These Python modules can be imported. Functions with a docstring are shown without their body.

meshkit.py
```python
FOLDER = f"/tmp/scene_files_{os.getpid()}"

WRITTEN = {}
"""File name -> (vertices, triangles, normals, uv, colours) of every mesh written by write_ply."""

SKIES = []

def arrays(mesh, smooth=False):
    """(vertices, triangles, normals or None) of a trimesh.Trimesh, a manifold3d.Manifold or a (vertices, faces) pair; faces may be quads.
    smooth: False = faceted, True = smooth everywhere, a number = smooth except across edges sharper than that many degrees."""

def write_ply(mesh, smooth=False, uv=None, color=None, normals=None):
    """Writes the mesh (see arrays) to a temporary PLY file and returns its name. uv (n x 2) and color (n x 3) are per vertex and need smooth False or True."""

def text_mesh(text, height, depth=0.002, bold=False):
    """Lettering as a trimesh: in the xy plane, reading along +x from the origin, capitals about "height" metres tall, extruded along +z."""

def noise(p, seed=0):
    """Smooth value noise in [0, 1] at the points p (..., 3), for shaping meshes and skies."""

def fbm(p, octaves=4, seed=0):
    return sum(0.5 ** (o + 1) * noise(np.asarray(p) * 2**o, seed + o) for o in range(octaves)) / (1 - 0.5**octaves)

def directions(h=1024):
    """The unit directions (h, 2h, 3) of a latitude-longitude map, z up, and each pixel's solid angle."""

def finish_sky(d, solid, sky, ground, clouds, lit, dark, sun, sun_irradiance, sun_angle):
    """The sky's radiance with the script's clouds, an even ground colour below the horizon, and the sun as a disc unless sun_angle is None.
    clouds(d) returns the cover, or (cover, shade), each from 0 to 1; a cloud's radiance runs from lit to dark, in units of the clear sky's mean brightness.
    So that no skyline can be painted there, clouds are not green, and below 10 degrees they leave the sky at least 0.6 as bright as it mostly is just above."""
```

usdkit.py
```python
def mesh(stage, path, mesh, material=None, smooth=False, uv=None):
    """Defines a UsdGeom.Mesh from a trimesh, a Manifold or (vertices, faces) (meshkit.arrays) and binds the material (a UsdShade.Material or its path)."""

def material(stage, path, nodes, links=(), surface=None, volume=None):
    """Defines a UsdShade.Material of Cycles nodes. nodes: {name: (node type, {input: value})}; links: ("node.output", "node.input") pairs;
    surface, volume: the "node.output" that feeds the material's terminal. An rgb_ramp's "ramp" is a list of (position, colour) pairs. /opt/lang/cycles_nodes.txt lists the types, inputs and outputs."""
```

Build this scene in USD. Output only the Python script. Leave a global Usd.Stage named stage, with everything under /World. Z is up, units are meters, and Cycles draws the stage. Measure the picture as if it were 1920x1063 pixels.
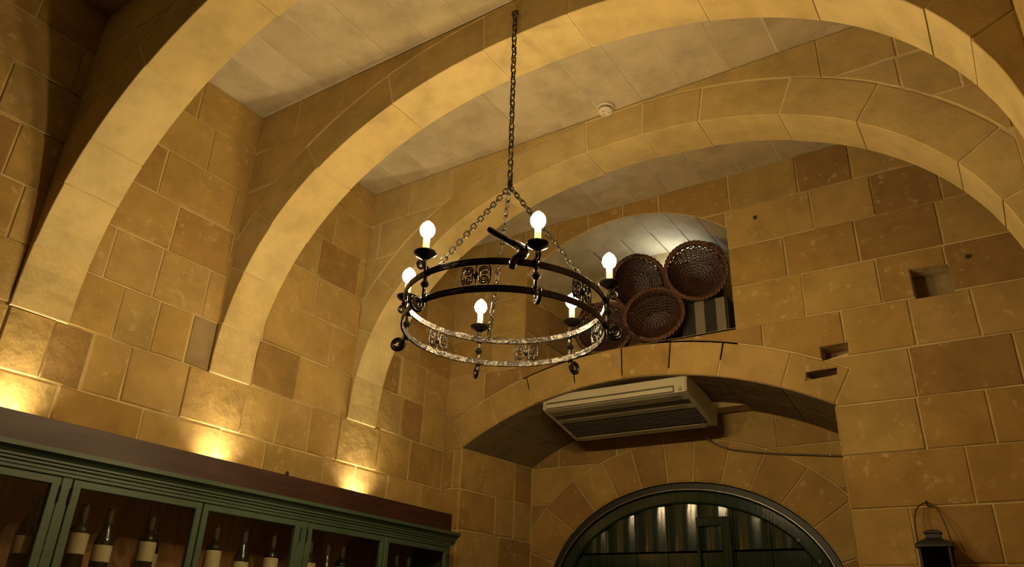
import math, random
import numpy as np
import trimesh
import mapbox_earcut as earcut
from shapely.geometry import Polygon, LineString, Point, box as sbox
from shapely.geometry.polygon import orient
from shapely.ops import unary_union
from pxr import Usd, UsdGeom, UsdLux, UsdShade, Sdf, Gf, Vt
import usdkit, meshkit

RND = random.Random(7)
PI = math.pi
stage = Usd.Stage.CreateInMemory()
UsdGeom.SetStageUpAxis(stage, 'Z')
UsdGeom.SetStageMetersPerUnit(stage, 1.0)
UsdGeom.Xform.Define(stage, '/World')

# ------------------------------------------------------------------ camera, exposure, lamp levels
cam = UsdGeom.Camera.Define(stage, '/World/camera')
RX = (0.836749974, 0.546304016, 0.037435319)
UX = (0.203485439, -0.373681971, 0.904961580)
FX = (-0.508373049, 0.749609036, 0.423843292)
EYE = (3.51, 0.0, 1.5)
cam.AddTransformOp().Set(Gf.Matrix4d(*RX, 0, *UX, 0, *[-c for c in FX], 0, *EYE, 1))
cam.CreateFocalLengthAttr(26.587)
cam.CreateHorizontalApertureAttr(36.0)
cam.CreateVerticalApertureAttr(36.0 * 1063 / 1920)
cam.CreateClippingRangeAttr(Gf.Vec2f(0.02, 100.0))
cam.CreateExposureAttr(0.0)
BULB = 475.0          # radiance of the candle bulbs
BULB_COLOR = (1.0, 0.735, 0.37)
UPLIGHT = 1300.0
UPLIGHT_COLOR = (1.0, 0.83, 0.52)
TUBE = 48.0            # the cool strip lamp at the back of the loft niche
TUBE_COLOR = (0.80, 0.90, 1.0)

# ------------------------------------------------------------------ the room's measures
W = 3.7995            # between the side walls
YB = 4.3665           # back wall
CEIL = 4.3913
ZS = 2.7234           # springing of the arches
RISE = 1.4292
HALF = W / 2 - 0.022
EXPO = 2.19
ARCH_Y = (1.2981, 2.3180, 3.3555)
ARCH_T = 0.258
YD = 5.20             # wall behind the door recess
Y0 = -6.0             # end of the room behind the camera
def course(k):        # bed joints counted down from the ceiling
    return CEIL - 0.27755 * k

# ------------------------------------------------------------------ prims
used = {}
def numbered(parent, name):
    k = used.get((parent, name), 0)
    used[(parent, name)] = k + 1
    return f'{parent}/{name}' if k == 0 else f'{parent}/{name}_{k:03d}'

def path_of(parent):
    return '/World' if parent is None else str(parent.GetPath())

def obj(name, mesh, material, parent=None, smooth=False):
    m = usdkit.mesh(stage, numbered(path_of(parent), name), mesh, M[material], smooth)
    if smooth is False:     # flat facets
        v, f = np.asarray(mesh.vertices, float), np.asarray(mesh.faces)
        n = np.cross(v[f[:, 1]] - v[f[:, 0]], v[f[:, 2]] - v[f[:, 0]])
        n /= np.linalg.norm(n, axis=1, keepdims=True) + 1e-20
        m.CreateNormalsAttr(Vt.Vec3fArray.FromNumpy(np.repeat(n, 3, 0).astype(np.float32)))
        m.SetNormalsInterpolation('faceVarying')
    return m.GetPrim()

def tag(p, label=None, cat=None, group=None, kind=None):
    for k, v in (('label', label), ('category', cat), ('group', group), ('kind', kind)):
        if v:
            p.SetCustomDataByKey(k, v)
    return p

def thing(name, label=None, cat=None, loc=(0, 0, 0), group=None, kind=None, mat=None):
    x = UsdGeom.Xform.Define(stage, numbered('/World', name))
    if mat is not None:
        x.AddTransformOp().Set(mat)
    elif loc != (0, 0, 0):
        x.AddTranslateOp().Set(Gf.Vec3d(*loc))
    return tag(x.GetPrim(), label, cat, group, kind)

def copy_of(source, label, mat=None, loc=None, group=None):
    was = source.GetCustomData()
    name = source.GetName()
    x = UsdGeom.Xform.Define(stage, numbered('/World', name))
    p = x.GetPrim()
    p.GetReferences().AddInternalReference(source.GetPath())
    p.SetInstanceable(True)
    x.ClearXformOpOrder()
    if mat is not None:
        x.AddTransformOp().Set(mat)
    else:
        x.AddTranslateOp().Set(Gf.Vec3d(*loc))
    return tag(p, label, was['category'], group or was.get('group'))

# ------------------------------------------------------------------ mesh helpers
def cat(ms):
    return trimesh.util.concatenate([m for m in ms if m is not None])

def box(x0, x1, y0, y1, z0, z1, ch=0.0):
    if ch <= 0:
        m = trimesh.creation.box((abs(x1 - x0), abs(y1 - y0), abs(z1 - z0)))
        m.apply_translation(((x0 + x1) / 2, (y0 + y1) / 2, (z0 + z1) / 2))
        return m
    pts = []
    X, Y, Z = sorted((x0, x1)), sorted((y0, y1)), sorted((z0, z1))
    for i in (0, 1):
        for j in (0, 1):
            for k in (0, 1):
                sx, sy, sz = 1 - 2 * i, 1 - 2 * j, 1 - 2 * k
                p = np.array([X[i], Y[j], Z[k]])
                for d in ((sx, sy, 0), (sx, 0, sz), (0, sy, sz)):
                    pts.append(p + np.array(d) * ch)
    return trimesh.convex.convex_hull(np.array(pts))

def tube(points, radii, sides=8, closed=False):
    p = np.asarray(points, float)
    n = len(p)
    r = np.broadcast_to(np.asarray(radii, float), (n,))
    if closed:
        t = np.roll(p, -1, 0) - np.roll(p, 1, 0)
    else:
        t = np.gradient(p, axis=0)
    t /= np.linalg.norm(t, axis=1, keepdims=True) + 1e-12
    a = np.cross(t[0], (0, 0, 1.0) if abs(t[0][2]) < 0.9 else (1.0, 0, 0))
    a /= np.linalg.norm(a)
    A = []
    for i in range(n):
        a = a - t[i] * (a @ t[i])
        a /= np.linalg.norm(a) + 1e-12
        A.append(a)
    A = np.array(A)
    B = np.cross(t, A)
    ang = np.arange(sides) * 2 * PI / sides
    v = p[:, None] + r[:, None, None] * (np.cos(ang)[None, :, None] * A[:, None] + np.sin(ang)[None, :, None] * B[:, None])
    f = []
    m = n if closed else n - 1
    for i in range(m):
        i2 = (i + 1) % n
        for j in range(sides):
            j2 = (j + 1) % sides
            a0, a1, b0, b1 = i * sides + j, i * sides + j2, i2 * sides + j, i2 * sides + j2
            f += [(a0, a1, b1), (a0, b1, b0)]
    v = v.reshape(-1, 3)
    if not closed:
        v = np.vstack([v, p[0], p[-1]])
        c0, c1 = len(v) - 2, len(v) - 1
        for j in range(sides):
            j2 = (j + 1) % sides
            f += [(c0, j2, j), (c1, (n - 1) * sides + j, (n - 1) * sides + j2)]
    return trimesh.Trimesh(v, np.array(f), process=False)

def lathe(profile, sections=24, loc=(0, 0, 0)):
    m = trimesh.creation.revolve(np.array(profile, float), sections=sections)
    m.apply_translation(loc)
    return m

def triangulate(rings):
    v = np.vstack(rings)
    ends = np.cumsum([len(r) for r in rings]).astype(np.uint32)
    return earcut.triangulate_float64(v, ends).reshape(-1, 3).astype(int)

def inset(ring, c):
    p = np.asarray(ring)
    d = np.roll(p, -1, 0) - p
    d /= np.linalg.norm(d, axis=1, keepdims=True) + 1e-12
    nl = np.c_[-d[:, 1], d[:, 0]]
    n0, n1 = np.roll(nl, 1, 0), nl
    k = 1 + (n0 * n1).sum(1, keepdims=True)
    off = (n0 + n1) / np.maximum(k, 0.35) * c
    return p + off

def slab(poly, frame, top, bottom, ch=0.004, both=False, tilt=(0, 0)):
    """A stone: the plane polygon (u, v) raised from n = bottom to n = top, its front arris worn by ch. frame = (origin, u, v, n)."""
    out = []
    for g in getattr(poly, 'geoms', [poly]):
        if g.is_empty or g.geom_type != 'Polygon':
            continue
        g = orient(g.simplify(0.0012), 1.0)
        rings = [np.array(g.exterior.coords)[:-1]] + [np.array(i.coords)[:-1] for i in g.interiors]
        rings = [r for r in rings if len(r) > 2]
        size = math.sqrt(g.area)
        c = min(ch, size * 0.12)
        ins = [inset(r, c) for r in rings]
        for _ in range(4):
            if Polygon(ins[0], ins[1:]).is_valid:
                break
            c *= .35
            ins = [inset(r, c) for r in rings]
        tris = triangulate(ins)
        ctr = np.array(g.centroid.coords[0])
        N = sum(len(r) for r in rings)
        flat_in, flat = np.vstack(ins), np.vstack(rings)
        layers = [(flat_in, top), (flat, top - c)]
        layers += [(flat, bottom + c), (flat_in, bottom)] if both else [(flat, bottom)]
        V = []
        for li, (q, n) in enumerate(layers):
            h = np.full(len(q), n)
            if li < 2:
                h = h + (q - ctr) @ np.array(tilt)
            V.append(np.c_[q, h])
        V = np.vstack(V)
        F = [tris]
        for li in range(len(layers) - 1):
            s = 0
            for r in rings:
                k = len(r)
                i = np.arange(k)
                j = (i + 1) % k
                a, b = li * N + s, (li + 1) * N + s
                F.append(np.c_[a + i, b + i, b + j])
                F.append(np.c_[a + i, b + j, a + j])
                s += k
        F.append(tris[:, ::-1] + (len(layers) - 1) * N)
        o, u, v, n = (np.array(q, float) for q in frame)
        P = o + V[:, :1] * u + V[:, 1:2] * v + V[:, 2:] * n
        F = np.vstack(F)
        if np.dot(np.cross(u, v), n) < 0:
            F = F[:, ::-1]
        out.append(trimesh.Trimesh(P, F, process=False))
    return cat(out) if out else None

def rot_to(axis, up=(0, 0, 1)):
    z = np.array(axis, float); z /= np.linalg.norm(z)
    x = np.cross(up, z); x /= np.linalg.norm(x)
    y = np.cross(z, x)
    return np.array([x, y, z]).T

def gf(R, t):
    m = np.eye(4); m[:3, :3] = R; m[:3, 3] = t
    return Gf.Matrix4d(*[float(q) for q in m.T.ravel()])

# ------------------------------------------------------------------ materials
M = {}
def mat(name, nodes, links, surface):
    M[name] = usdkit.material(stage, f'/World/Looks/{name}', nodes, links, surface)

def plain(name, color, rough=0.5, metallic=0.0, **kw):
    mat(name, {'p': ('principled_bsdf', {'base_color': color, 'roughness': rough, 'metallic': metallic, **kw})}, [], 'p.BSDF')

def emit(name, color, strength):
    mat(name, {'e': ('emission', {'color': color, 'strength': strength})}, [], 'e.emission')

def stone(name, col, shift, pale=0.5, rough=0.85, bump=1.0, spots=0.62):
    lo = [c * 0.80 for c in col]
    hi = [min(1, c * 1.15) for c in col]
    mat(name, {
        'g': ('geometry', {}),
        'm': ('mapping', {'location': shift, 'scale': (1, 1, 1)}),
        'n1': ('noise_texture', {'scale': 5.5, 'detail': 6.0, 'roughness': 0.62}),
        'r1': ('rgb_ramp', {'ramp': [(0.30, lo), (0.52, col), (0.75, hi)]}),
        'n2': ('noise_texture', {'scale': 21.0, 'detail': 4.0, 'roughness': 0.55}),
        'r2': ('rgb_ramp', {'ramp': [(spots - .04, (0, 0, 0)), (spots + 0.07, (pale, pale, pale))]}),
        'n3': ('noise_texture', {'scale': 3.1, 'detail': 3.0}),
        'r3': ('rgb_ramp', {'ramp': [(0.42, (0, 0, 0)), (0.60, (1, 1, 1))]}),
        'mm': ('mix', {'mix_type': 'multiply', 'fac': 1.0}),
        'mx': ('mix', {'color2': (0.52, 0.41, 0.22)}),
        'nb': ('noise_texture', {'scale': 70.0, 'detail': 5.0, 'roughness': 0.6}),
        'nc': ('noise_texture', {'scale': 9.0, 'detail': 3.0}),
        'b1': ('bump', {'strength': 0.35 * bump, 'distance': 0.004}),
        'b2': ('bump', {'strength': 0.7 * bump, 'distance': 0.014}),
        'p': ('principled_bsdf', {'roughness': rough, 'specular_ior_level': 0.25}),
    }, [('g.position', 'm.vector'), ('m.vector', 'n1.vector'), ('m.vector', 'n2.vector'), ('m.vector', 'n3.vector'), ('m.vector', 'nb.vector'), ('m.vector', 'nc.vector'),
        ('n1.fac', 'r1.fac'), ('n2.fac', 'r2.fac'), ('n3.fac', 'r3.fac'), ('r2.color', 'mm.color1'), ('r3.color', 'mm.color2'), ('mm.color', 'mx.fac'),
        ('r1.color', 'mx.color1'), ('mx.color', 'p.base_color'), ('nb.fac', 'b1.height'), ('nc.fac', 'b2.height'), ('b1.normal', 'b2.normal'), ('b2.normal', 'p.normal')], 'p.BSDF')

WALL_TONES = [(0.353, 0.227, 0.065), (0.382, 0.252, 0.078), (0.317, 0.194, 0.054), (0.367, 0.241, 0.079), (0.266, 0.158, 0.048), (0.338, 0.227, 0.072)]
for i, c in enumerate(WALL_TONES):
    stone(f'wall_stone_{i}', c, (3.7 * i, 1.9 * i, 2.3 * i), pale=0.55)
stone('dark_stone', (0.270, 0.191, 0.090), (2, 9, 4), pale=0.2)
ARCH_TONES = [(0.468, 0.343, 0.136), (0.452, 0.324, 0.121), (0.484, 0.363, 0.152)]
for i, c in enumerate(ARCH_TONES):
    stone(f'arch_stone_{i}', c, (1.3 * i, 5.1 * i, 0.7 * i), pale=0.5, bump=0.6, spots=0.66)
SLAB_TONES = [(0.426, 0.346, 0.205), (0.441, 0.361, 0.224), (0.403, 0.327, 0.190)]
for i, c in enumerate(SLAB_TONES):
    stone(f'slab_stone_{i}', c, (4.3 * i, 2.1 * i, 1.7 * i), pale=0.3, bump=0.6)
stone('arch_mortar', (0.62, 0.50, 0.27), (3, 3, 8), pale=0.2)
stone('slab_joint', (0.502, 0.426, 0.281), (1, 1, 1), pale=0.1)
stone('shaded_soffit_stone', (0.20, 0.145, 0.075), (2, 9, 4), pale=0.1)  # recess soffit stone, the shade there put into its darker colour
stone('mortar', (0.480, 0.368, 0.168), (7, 3, 1), pale=0.3, bump=1.3)
stone('plaster_floor', (0.09, 0.06, 0.035), (5, 5, 5), pale=0.2)
def wall_tone():
    return f'wall_stone_{RND.choice((0, 0, 1, 1, 2, 3, 3, 4, 5))}'
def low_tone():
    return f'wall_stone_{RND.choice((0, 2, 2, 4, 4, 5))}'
def arch_tone():
    return f'arch_stone_{RND.randrange(3)}'

mat('iron', {'g': ('geometry', {}), 'n': ('noise_texture', {'scale': 38.0, 'detail': 2.0}), 'b': ('bump', {'strength': 0.8, 'distance': 0.006}),
             'p': ('principled_bsdf', {'base_color': (0.030, 0.026, 0.022), 'metallic': 0.8, 'roughness': 0.28})},
    [('g.position', 'n.vector'), ('n.fac', 'b.height'), ('b.normal', 'p.normal')], 'p.BSDF')
plain('rusty_iron', (0.07, 0.045, 0.03), 0.6, 0.5)
plain('black_paint', (0.012, 0.011, 0.012), 0.45)
plain('cable_black', (0.03, 0.022, 0.015), 0.5)
plain('cable_brown', (0.12, 0.075, 0.04), 0.5)
emit('bulb_glow', BULB_COLOR, BULB)
emit('uplight_glow', UPLIGHT_COLOR, UPLIGHT)
emit('tube_glow', TUBE_COLOR, TUBE)
plain('candle_cream', (0.722, 0.578, 0.306), 0.5, subsurface_weight=0.2)
plain('cream_plastic', (0.400, 0.360, 0.248), 0.42)
plain('cream_shade', (0.225, 0.199, 0.128), 0.5)
plain('slat_dark', (0.06, 0.052, 0.036), 0.5)
plain('grille_dark', (0.05, 0.045, 0.035), 0.5)
plain('detector_white', (0.592, 0.528, 0.400), 0.45)

def wood(name, c0, c1, rough, scale=(40, 2.2, 40)):
    mat(name, {'g': ('geometry', {}), 'm': ('mapping', {'scale': scale}), 'n': ('noise_texture', {'scale': 1.0, 'detail': 5.0, 'distortion': 0.6}),
               'r': ('rgb_ramp', {'ramp': [(0.3, c0), (0.7, c1)]}), 'b': ('bump', {'strength': 0.2, 'distance': 0.002}),
               'p': ('principled_bsdf', {'roughness': rough})},
        [('g.position', 'm.vector'), ('m.vector', 'n.vector'), ('n.fac', 'r.fac'), ('r.color', 'p.base_color'), ('n.fac', 'b.height'), ('b.normal', 'p.normal')], 'p.BSDF')
wood('fascia_wood', (0.025, 0.009, 0.005), (0.053, 0.016, 0.009), 0.5)
wood('cabinet_back', (0.20, 0.085, 0.028), (0.32, 0.145, 0.05), 0.6, (2.2, 30, 3))
wood('green_paint', (0.044, 0.071, 0.044), (0.060, 0.092, 0.058), 0.45, (60, 6, 60))
wood('green_gloss', (0.010, 0.022, 0.014), (0.018, 0.034, 0.022), 0.14, (50, 50, 3))
wood('door_frame_dark', (0.008, 0.009, 0.008), (0.014, 0.015, 0.012), 0.5, (20, 20, 20))
wood('wicker', (0.027, 0.009, 0.006), (0.060, 0.020, 0.011), 0.5, (60, 60, 60))
wood('wicker_rim', (0.060, 0.024, 0.011), (0.120, 0.050, 0.021), 0.5, (60, 60, 60))
plain('steel_strip', (0.34, 0.32, 0.26), 0.4, 0.9)
plain('bottle_glass', (0.010, 0.010, 0.006), 0.08, specular_ior_level=0.6)
plain('paper', (0.446, 0.360, 0.216), 0.7)
plain('capsule', (0.10, 0.075, 0.06), 0.22, 0.5)
plain('speaker_cream', (0.15, 0.125, 0.085), 0.5)
mat('pane', {'f': ('fresnel', {'IOR': 1.5}), 'g': ('geometry', {}), 'i': ('math', {'math_type': 'subtract', 'value1': 1.0}), 'k': ('math', {'math_type': 'multiply'}), 't': ('transparent_bsdf', {'color': (0.92, 0.94, 0.92)}), 's': ('glossy_bsdf', {'color': (1, 1, 1), 'roughness': 0.02}), 'x': ('mix_closure', {})},
    [('g.backfacing', 'i.value2'), ('f.fac', 'k.value1'), ('i.value', 'k.value2'), ('k.value', 'x.fac'), ('t.BSDF', 'x.closure1'), ('s.BSDF', 'x.closure2')], 'x.closure')
mat('smoky_pane', {'f': ('fresnel', {'IOR': 1.5}), 'g': ('geometry', {}), 'i': ('math', {'math_type': 'subtract', 'value1': 1.0}), 'k': ('math', {'math_type': 'multiply'}), 't': ('transparent_bsdf', {'color': (0.30, 0.26, 0.22)}), 's': ('glossy_bsdf', {'color': (1, 1, 1), 'roughness': 0.02}), 'x': ('mix_closure', {})},
    [('g.backfacing', 'i.value2'), ('f.fac', 'k.value1'), ('i.value', 'k.value2'), ('k.value', 'x.fac'), ('t.BSDF', 'x.closure1'), ('s.BSDF', 'x.closure2')], 'x.closure')

# ------------------------------------------------------------------ big structure
GAP = 0.0040          # half a joint
def cells(levels, joints, u0, u1):
    """Coursed blocks: levels[k] .. levels[k+1] with vertical joints joints[k]."""
    for k in range(len(levels) - 1):
        z1, z0 = levels[k], levels[k + 1]
        us = [u0] + [u for u in sorted(joints[k]) if u0 + 0.03 < u < u1 - 0.03] + [u1]
        for a, b in zip(us[:-1], us[1:]):
            j = [RND.uniform(-.003, .003) for _ in range(8)]
            yield Polygon([(a + j[0], z0 + j[1]), (b + j[2], z0 + j[3]), (b + j[4], z1 + j[5]), (a + j[6], z1 + j[7])]), k

def lay(poly, frame, parent, tone, top=None, bottom=-0.05, name='stone', ch=0.005, tilt=0.006):
    g = poly.buffer(-GAP, join_style=2)
    for q in getattr(g, 'geoms', [g]):
        if q.is_empty or q.area < 0.0012:
            continue
        n = RND.uniform(0, .005) if top is None else top
        m = slab(q, frame, n, bottom, ch, tilt=(RND.uniform(-tilt, tilt), RND.uniform(-tilt, tilt)))
        if m is not None:
            obj(name, m, tone, parent)

RECESS = -0.0040      # mortar bed behind the stone faces

# floor, front wall and right wall
tag(obj('floor', box(0, W, Y0, YD + .6, -0.1, 0), 'plaster_floor'), kind='structure')
tag(obj('wall_front', box(0, W, Y0 - .2, Y0, 0, CEIL), 'wall_stone_0'), kind='structure')

wr = thing('wall_right', kind='structure')
obj('mortar', box(W + 0.004, W + .25, Y0, YB + .5, 0, CEIL + .1), 'mortar', wr)
FR_R = ((W, 0, 0), (0, 1, 0), (0, 0, 1), (-1, 0, 0))
lv = [CEIL] + [course(k) for k in range(1, 12)]
jr = [[-.9 + .5 * q + .21 * (k % 2) + .06 * ((q * 7 + k * 3) % 4) for q in range(11)] for k in range(11)]
for p, k in cells(lv, jr, -1.2, YB):
    lay(p, FR_R, wr, wall_tone())

# left wall
wl = thing('wall_left', kind='structure')
obj('mortar', box(-.25, RECESS, Y0, YB + .3, 0, CEIL + .1), 'mortar', wl)
FR_L = ((0, 0, 0), (0, 1, 0), (0, 0, 1), (1, 0, 0))
jl = [[.5, 1.0, 1.45, 1.90, 2.62, 3.2, 3.75, 4.1],
      [.4, .8, 1.25, 1.62, 2.032, 2.5, 3.037, 3.5, 3.9],
      [.5, .985, 1.4, 1.796, 2.25, 2.55, 2.941, 3.3, 3.7, 4.05],
      [.65, 1.1, 1.55, 1.937, 2.30, 2.60, 2.966, 3.35, 3.65, 4.0],
      [.75, 1.2, 1.65, 1.914, 2.204, 2.62, 3.145, 3.45, 3.818, 4.1],
      [.5, .95, 1.30, 1.767, 1.968, 2.165, 2.318, 2.60, 2.916, 3.36, 3.60, 3.87, 4.1],
      [.6, 1.05, 1.30, 1.505, 1.69, 1.883, 2.205, 2.58, 2.83, 3.072, 3.31, 3.67, 4.0],
      [.9, 1.2, 1.60, 2.018, 2.468, 2.778, 3.22, 3.50, 3.8, 4.15],
      [.5, 1.0, 1.5, 2.0, 2.5, 3.0, 3.5, 4.0]]
for p, k in cells([CEIL] + [course(q) for q in range(1, 10)], jl, 0.0, YB):
    c = p.centroid
    tone, top = wall_tone(), None
    if k == 5 and 2.165 < c.x < 2.318:
        tone = 'dark_stone'
    if k == 6 and 1.50 < c.x < 1.69:
        tone, top = 'wall_stone_4', 0.0
    if k == 6 and any(0 < c.x - y < .27 for y in ARCH_Y):
        tone, top = 'wall_stone_3', 0.007
    if k == 7 and any(-.05 < c.x - y < .32 for y in ARCH_Y):
        top = 0.0
    lay(p, FR_L, wl, tone, top)

# ------------------------------------------------------------------ back wall with door recess and loft niche
CXR = 1.455
R_HALF, R_SPR, R_TOP = 1.286, 2.735, 3.07
RR = (R_HALF ** 2 + (R_TOP - R_SPR) ** 2) / (2 * (R_TOP - R_SPR))
RCZ = R_TOP - RR
A0 = math.asin(R_HALF / RR)
def arc(r, n=28, a=A0, cz=RCZ, cx=CXR):
    return [(cx + r * math.sin(t), cz + r * math.cos(t)) for t in np.linspace(-a, a, n)]
recess = Polygon([(CXR - R_HALF, 0)] + arc(RR) + [(CXR + R_HALF, 0)])
N_HALF, N_SPR, N_TOP, N_SILL = 0.775, 4.00, 4.285, 3.292
NR = (N_HALF ** 2 + (N_TOP - N_SPR) ** 2) / (2 * (N_TOP - N_SPR))
NCZ = N_TOP - NR
NA = math.asin(N_HALF / NR)
niche = Polygon([(CXR - N_HALF, N_SILL)] + arc(NR, 22, NA, NCZ) + [(CXR + N_HALF, N_SILL)])
pockets = [Polygon([(3.240, 3.2765), (3.4225, 3.2765), (3.4225, 3.438), (3.238, 3.452)]),
           Polygon([(2.712, 3.000), (2.850, 3.026), (2.852, 3.079), (2.710, 3.075)]),
           Polygon([(2.611, 2.898), (2.772, 2.909), (2.776, 2.941), (2.616, 2.938)])]
holes = unary_union([recess, niche] + pockets)
wb = thing('wall_back', kind='structure')
FR_B = ((0, YB, 0), (1, 0, 0), (0, 0, 1), (0, -1, 0))
whole = sbox(0, 0, W, CEIL)
obj('mortar', slab(whole.difference(holes.buffer(.004)), FR_B, RECESS, -0.30, 0.001), 'mortar', wb)
for q in pockets:
    obj('pocket_back', slab(q.buffer(.004), FR_B, -0.14, -0.20, 0.001), 'dark_stone', wb)
# voussoirs over the recess
ring = Polygon(arc(RR) + arc(RR + .222)[::-1])
cut = [-A0 + (2 * A0) * t for t in (0, .125, .24, .37, .50, .62, .74, .885, 1.0)]
vous = []
for a, b in zip(cut[:-1], cut[1:]):
    w = Polygon([(CXR + RR * .98 * math.sin(a), RCZ + RR * .98 * math.cos(a))] +
                [(CXR + (RR + .222) * math.sin(t), RCZ + (RR + .222) * math.cos(t)) for t in np.linspace(a, b, 5)] +
                [(CXR + RR * .98 * math.sin(b), RCZ + RR * .98 * math.cos(b))])
    w = w.difference(unary_union(pockets + [niche])).difference(recess)
    vous.append(w)
    lay(w, FR_B, wb, wall_tone())
ringu = unary_union([ring.buffer(.0005), recess])
jb = [[.28, .66, .93, 1.21, 1.49, 1.77, 2.27, 2.712, 3.033, 3.42],
      [.36, .68, 2.232, 2.772, 3.121, 3.472],
      [.30, .68, 2.231, 2.584, 2.996, 3.43],
      [.40, .68, 2.230, 2.656, 3.071, 3.418],
      [.34, 2.39, 2.845, 3.199, 3.500],
      [.02, 3.152, 3.633],
      [.10, 3.147, 3.459],
      [3.316, 3.60],
      [3.02, 3.38],
      [3.20, 3.55], [3.0, 3.4], [3.2, 3.5]]
for p, k in cells([CEIL] + [course(q) for q in range(1, 13)], jb, 0.0, W):
    q = p.difference(holes).difference(ringu)
    if q.is_empty:
        continue
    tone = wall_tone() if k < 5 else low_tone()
    c = p.centroid
    if k == 0 and 1.2 < c.x < 2.3:
        tone = 'wall_stone_2'
    if k == 0 and 2.71 < c.x < 3.0 or k == 1 and 3.12 < c.x < 3.47:
        tone = 'wall_stone_4'
    lay(q, FR_B, wb, tone)
# niche: sill, jambs, barrel soffit and back
NY = 5.02
obj('niche_sill', box(CXR - N_HALF - .01, CXR + N_HALF + .01, YB + .004, NY, N_SILL - .2, N_SILL, .004), 'wall_stone_1', wb)
for sx in (-1, 1):
    for z0, z1 in ((N_SILL, 3.557), (3.557, 3.835), (3.835, N_SPR + .02)):
        a = CXR + sx * N_HALF
        for y0, y1 in ((YB + .004, 4.70), (4.70, NY)):
            obj('jamb_stone', box(a, a + sx * .12, y0 + .004, y1 - .004, z0 + .004, z1 - .004, .004), wall_tone(), wb)
ts = np.linspace(-NA, NA, 8)
for a, b in zip(ts[:-1], ts[1:]):
    tt = np.linspace(a + .004, b - .004, 4)
    p = Polygon([(CXR + NR * math.sin(t), NCZ + NR * math.cos(t)) for t in tt] + [(CXR + (NR + .10) * math.sin(t), NCZ + (NR + .10) * math.cos(t)) for t in tt[::-1]])
    obj('vault_stone', slab(p, FR_B, -.006, -(NY - YB), .003), f'slab_stone_{RND.randrange(3)}', wb)
obj('niche_backing', slab(Polygon([(CXR - N_HALF - .3, N_SILL - .3), (CXR + N_HALF + .3, N_SILL - .3), (CXR + N_HALF + .3, CEIL + .05), (CXR - N_HALF - .3, CEIL + .05)]), FR_B, -(NY - YB), -(NY - YB) - .15, .001), 'mortar', wb)
# recess: splayed jambs, soffit, door wall
XL0, XL1, XR0, XR1 = CXR - R_HALF, 0.255, CXR + R_HALF, 2.655
def jamb(x0, x1, sgn, joints):
    u = np.array([x1 - x0, YD - YB, 0]); L = np.linalg.norm(u); u /= L
    n = np.cross(u, (0, 0, 1)) * sgn
    fr = ((x0, YB, 0), tuple(u), (0, 0, 1), tuple(n))
    obj('mortar', slab(sbox(.004, 0, L, R_SPR + .02), fr, RECESS, -.2, .001), 'mortar', wb)
    lvl = [R_SPR, course(7), course(8), course(9), course(10), course(11)]
    for p, k in cells(lvl, joints, .004, L):
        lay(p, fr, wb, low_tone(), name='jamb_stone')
jamb(XL0, XL1, 1, [[.62], [.40, .62], [.45], [.5], [.4]])
jamb(XR0, XR1, -1, [[.5], [.3], [.5], [.3], [.5]])
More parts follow.
